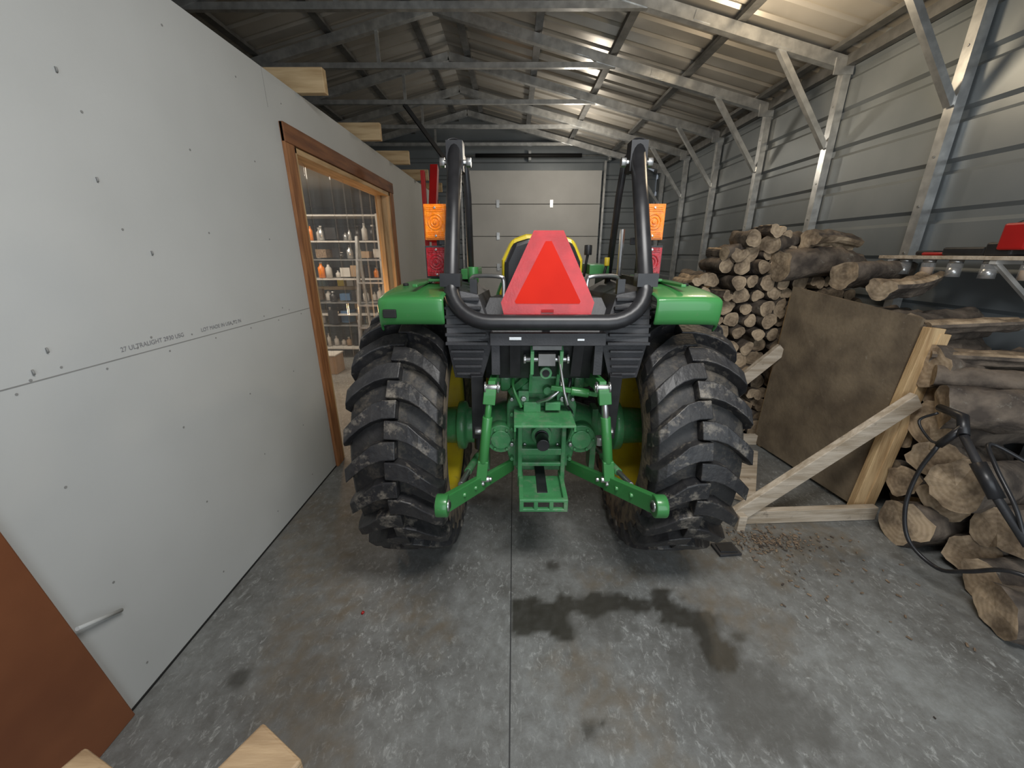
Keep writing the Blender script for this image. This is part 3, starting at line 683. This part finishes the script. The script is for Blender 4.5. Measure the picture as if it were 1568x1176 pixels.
# ---------------------------------------------------------------- sprayer wand and hose
mb=MB()
mb.tube([(2.04,1.72,.80),(2.02,1.60,.80),(1.98,1.54,.74)],[.017,.022,.02],'black',12);mb.tube([(1.99,1.56,.77),(1.96,1.60,.66)],.016,'black',12)
mb.tube([(1.98,1.54,.74),(1.99,1.40,.58),(2.0,1.22,.42)],.016,'blackp',12);mb.cyl((1.985,1.46,.65),(1.995,1.36,.54),.026,'black')
mb.tube(smoothpts([(2.02,1.70,.78),(1.99,1.74,.72),(1.98,1.66,.66),(1.96,1.60,.67)]),.006,'black',8)
mb.tube(smoothpts([(1.96,1.60,.66),(1.94,1.62,.50),(1.92,1.60,.32),(1.93,1.54,.17),(1.96,1.42,.12),(1.96,1.32,.20),(1.98,1.22,.30),(2.06,1.1,.30)]),.009,'black',8)
mb.tube(smoothpts([(2.0,1.24,.44),(1.99,1.30,.55),(2.01,1.42,.66),(2.06,1.5,.72),(2.16,1.4,.66)]),.008,'black',8)
mb.done('pressure_washer_wand')
mb=MB();mb.box((-.335,.262,.45),(.085,.14,.90),'pinepost',Matrix.Rotation(-.5,3,'Z'));mb.done('lumber_post',bevel=.004)
mb=MB();mb.box((-.535,.235,.45),(.085,.14,.90),'pinepost',Matrix.Rotation(-.35,3,'Z'));mb.done('lumber_post.001',bevel=.004)

# ---------------------------------------------------------------- adjoining room clutter
rk=empty('storage_rack')
mb=MB()
for x in(-3.1,-1.85):
    for y in(5.6,6.05): mb.box((x,y,1.0),(.03,.03,2.0),'white')
for z in(.15,.65,1.15,1.65,1.98): mb.box((-2.475,5.825,z),(1.28,.46,.02),'white')
for z in(.49,.82,1.41): mb.box((-2.475,5.825,z),(1.25,.44,.015),'galv')
mb.done('frame',rk)
mb=MB();q=random.Random(21)
for z in(.16,.50,.83,1.16,1.42,1.66):
    x=-3.05
    while x<-1.95:
        w=q.uniform(.05,.13);h=q.uniform(.08,.24)
        if q.random()<.30:
            m_=q.choice(['card','white','blue','chip','black']);mb.box((x+w*.7,5.80+q.uniform(-.10,.04),z+h/2+.005),(w*1.3,.26,h*.8),m_,Matrix.Rotation(q.uniform(-.15,.15),3,'Z'));x+=w*.5
        else:
            m_=q.choice(['white','white','card','black','amber','galv','teal','white']);yy=5.62+q.random()*.2
            mb.tube([(x+w/2,yy,z+.008),(x+w/2,yy,z+h*.65),(x+w/2,yy,z+h*.78),(x+w/2,yy,z+h*.9)],[w*.42,w*.42,w*.18,w*.16],m_,14);mb.cyl((x+w/2,yy,z+h*.9),(x+w/2,yy,z+h),w*.2,q.choice(['black','white','galv']),12)
        x+=w+q.uniform(0,.02)
mb.done('bottles_and_boxes',rk)
mb=MB()
for x in(-2.05,-1.72):
    mb.beam((x,4.95,0),(x+.04,5.25,1.7),.03,.06,'galv');mb.beam((x,5.5,0),(x+.04,5.25,1.7),.03,.03,'galv')
for i in range(5):
    f=(i+1)/6;mb.box((-1.885+.04*f,4.95+.3*f,1.7*f),(.33,.08,.02),'galv')
mb.done('step_ladder')
mb=MB()
mb.box((-3.6,7.4,.9),(1.7,.7,.05),'pineX')
for x in(-4.35,-2.85):
    for y in(7.1,7.7): mb.box((x,y,.44),(.09,.09,.88),'pineZ')
for i in range(9): mb.box((-4.2+i*.17,7.4,.925+.1+.03*(i%3)),(.12,.3,.2+.06*(i%3)),['blue','redp','white','card','teal','black','yellow','white','card'][i])
mb.done('workbench',bevel=.005)
for i,(x,y,s_,m_) in enumerate(((-2.45,4.9,.3,'card'),(-3.1,5.1,.42,'teal'))):
    mb=MB();mb.box((x,y,s_*.4),(s_,s_*.8,s_*.8),m_);mb.box((x,y,s_*.8+.01),(s_*1.04,s_*.84,.02),'white');mb.done('storage_box',bevel=.006)

# ---------------------------------------------------------------- lights
def area(name,loc,rot,sx_,sy_,e,col):
    l=bpy.data.lights.new(name,'AREA');l.shape='RECTANGLE';l.size=sx_;l.size_y=sy_;l.energy=e;l.color=col
    o=bpy.data.objects.new(name,l);C.objects.link(o);o.location=loc;o.rotation_euler=rot;return o
def point(name,loc,e,col,r=.1):
    l=bpy.data.lights.new(name,'POINT');l.energy=e;l.color=col;l.shadow_soft_size=r;o=bpy.data.objects.new(name,l);C.objects.link(o);o.location=loc;return o
area('daylight_open_bay',(1.1,-1.3,1.5),(math.radians(92),0,math.radians(-6)),2.8,2.2,46,(.86,.94,1))
area('shop_light',(.5,.45,2.8),(math.radians(16),0,0),1.2,.5,48,(1,.985,.96))
point('bulb_middle',(1.85,3.4,2.80),27,(1,.80,.55),.12)
point('rear_fill',(.9,6.8,2.9),32,(1,.90,.76),.12)  # added fill to brighten the back wall and garage door, no bulb there
area('adjoining_strip_light',(-2.9,4.6,2.36),(0,0,0),1.6,.8,38,(1,.88,.72))
point('work_lamp',(-1.78,3.95,.95),15,(1,.56,.24),.06)
w=bpy.data.worlds.new('sky');bpy.context.scene.world=w;w.use_nodes=True
w.node_tree.nodes['Background'].inputs[0].default_value=(.80,.88,1,1);w.node_tree.nodes['Background'].inputs[1].default_value=.25
# ---------------------------------------------------------------- camera
cd=bpy.data.cameras.new('camera');cd.sensor_width=36;cd.lens=13.52;cd.clip_start=.02
co=bpy.data.objects.new('camera',cd);C.objects.link(co);co.location=(0,0,1.5);co.rotation_euler=(math.radians(90-18.8),0,math.radians(.3))
bpy.context.scene.camera=co
bpy.context.scene.view_settings.view_transform='Standard'
bpy.context.scene.view_settings.exposure=0
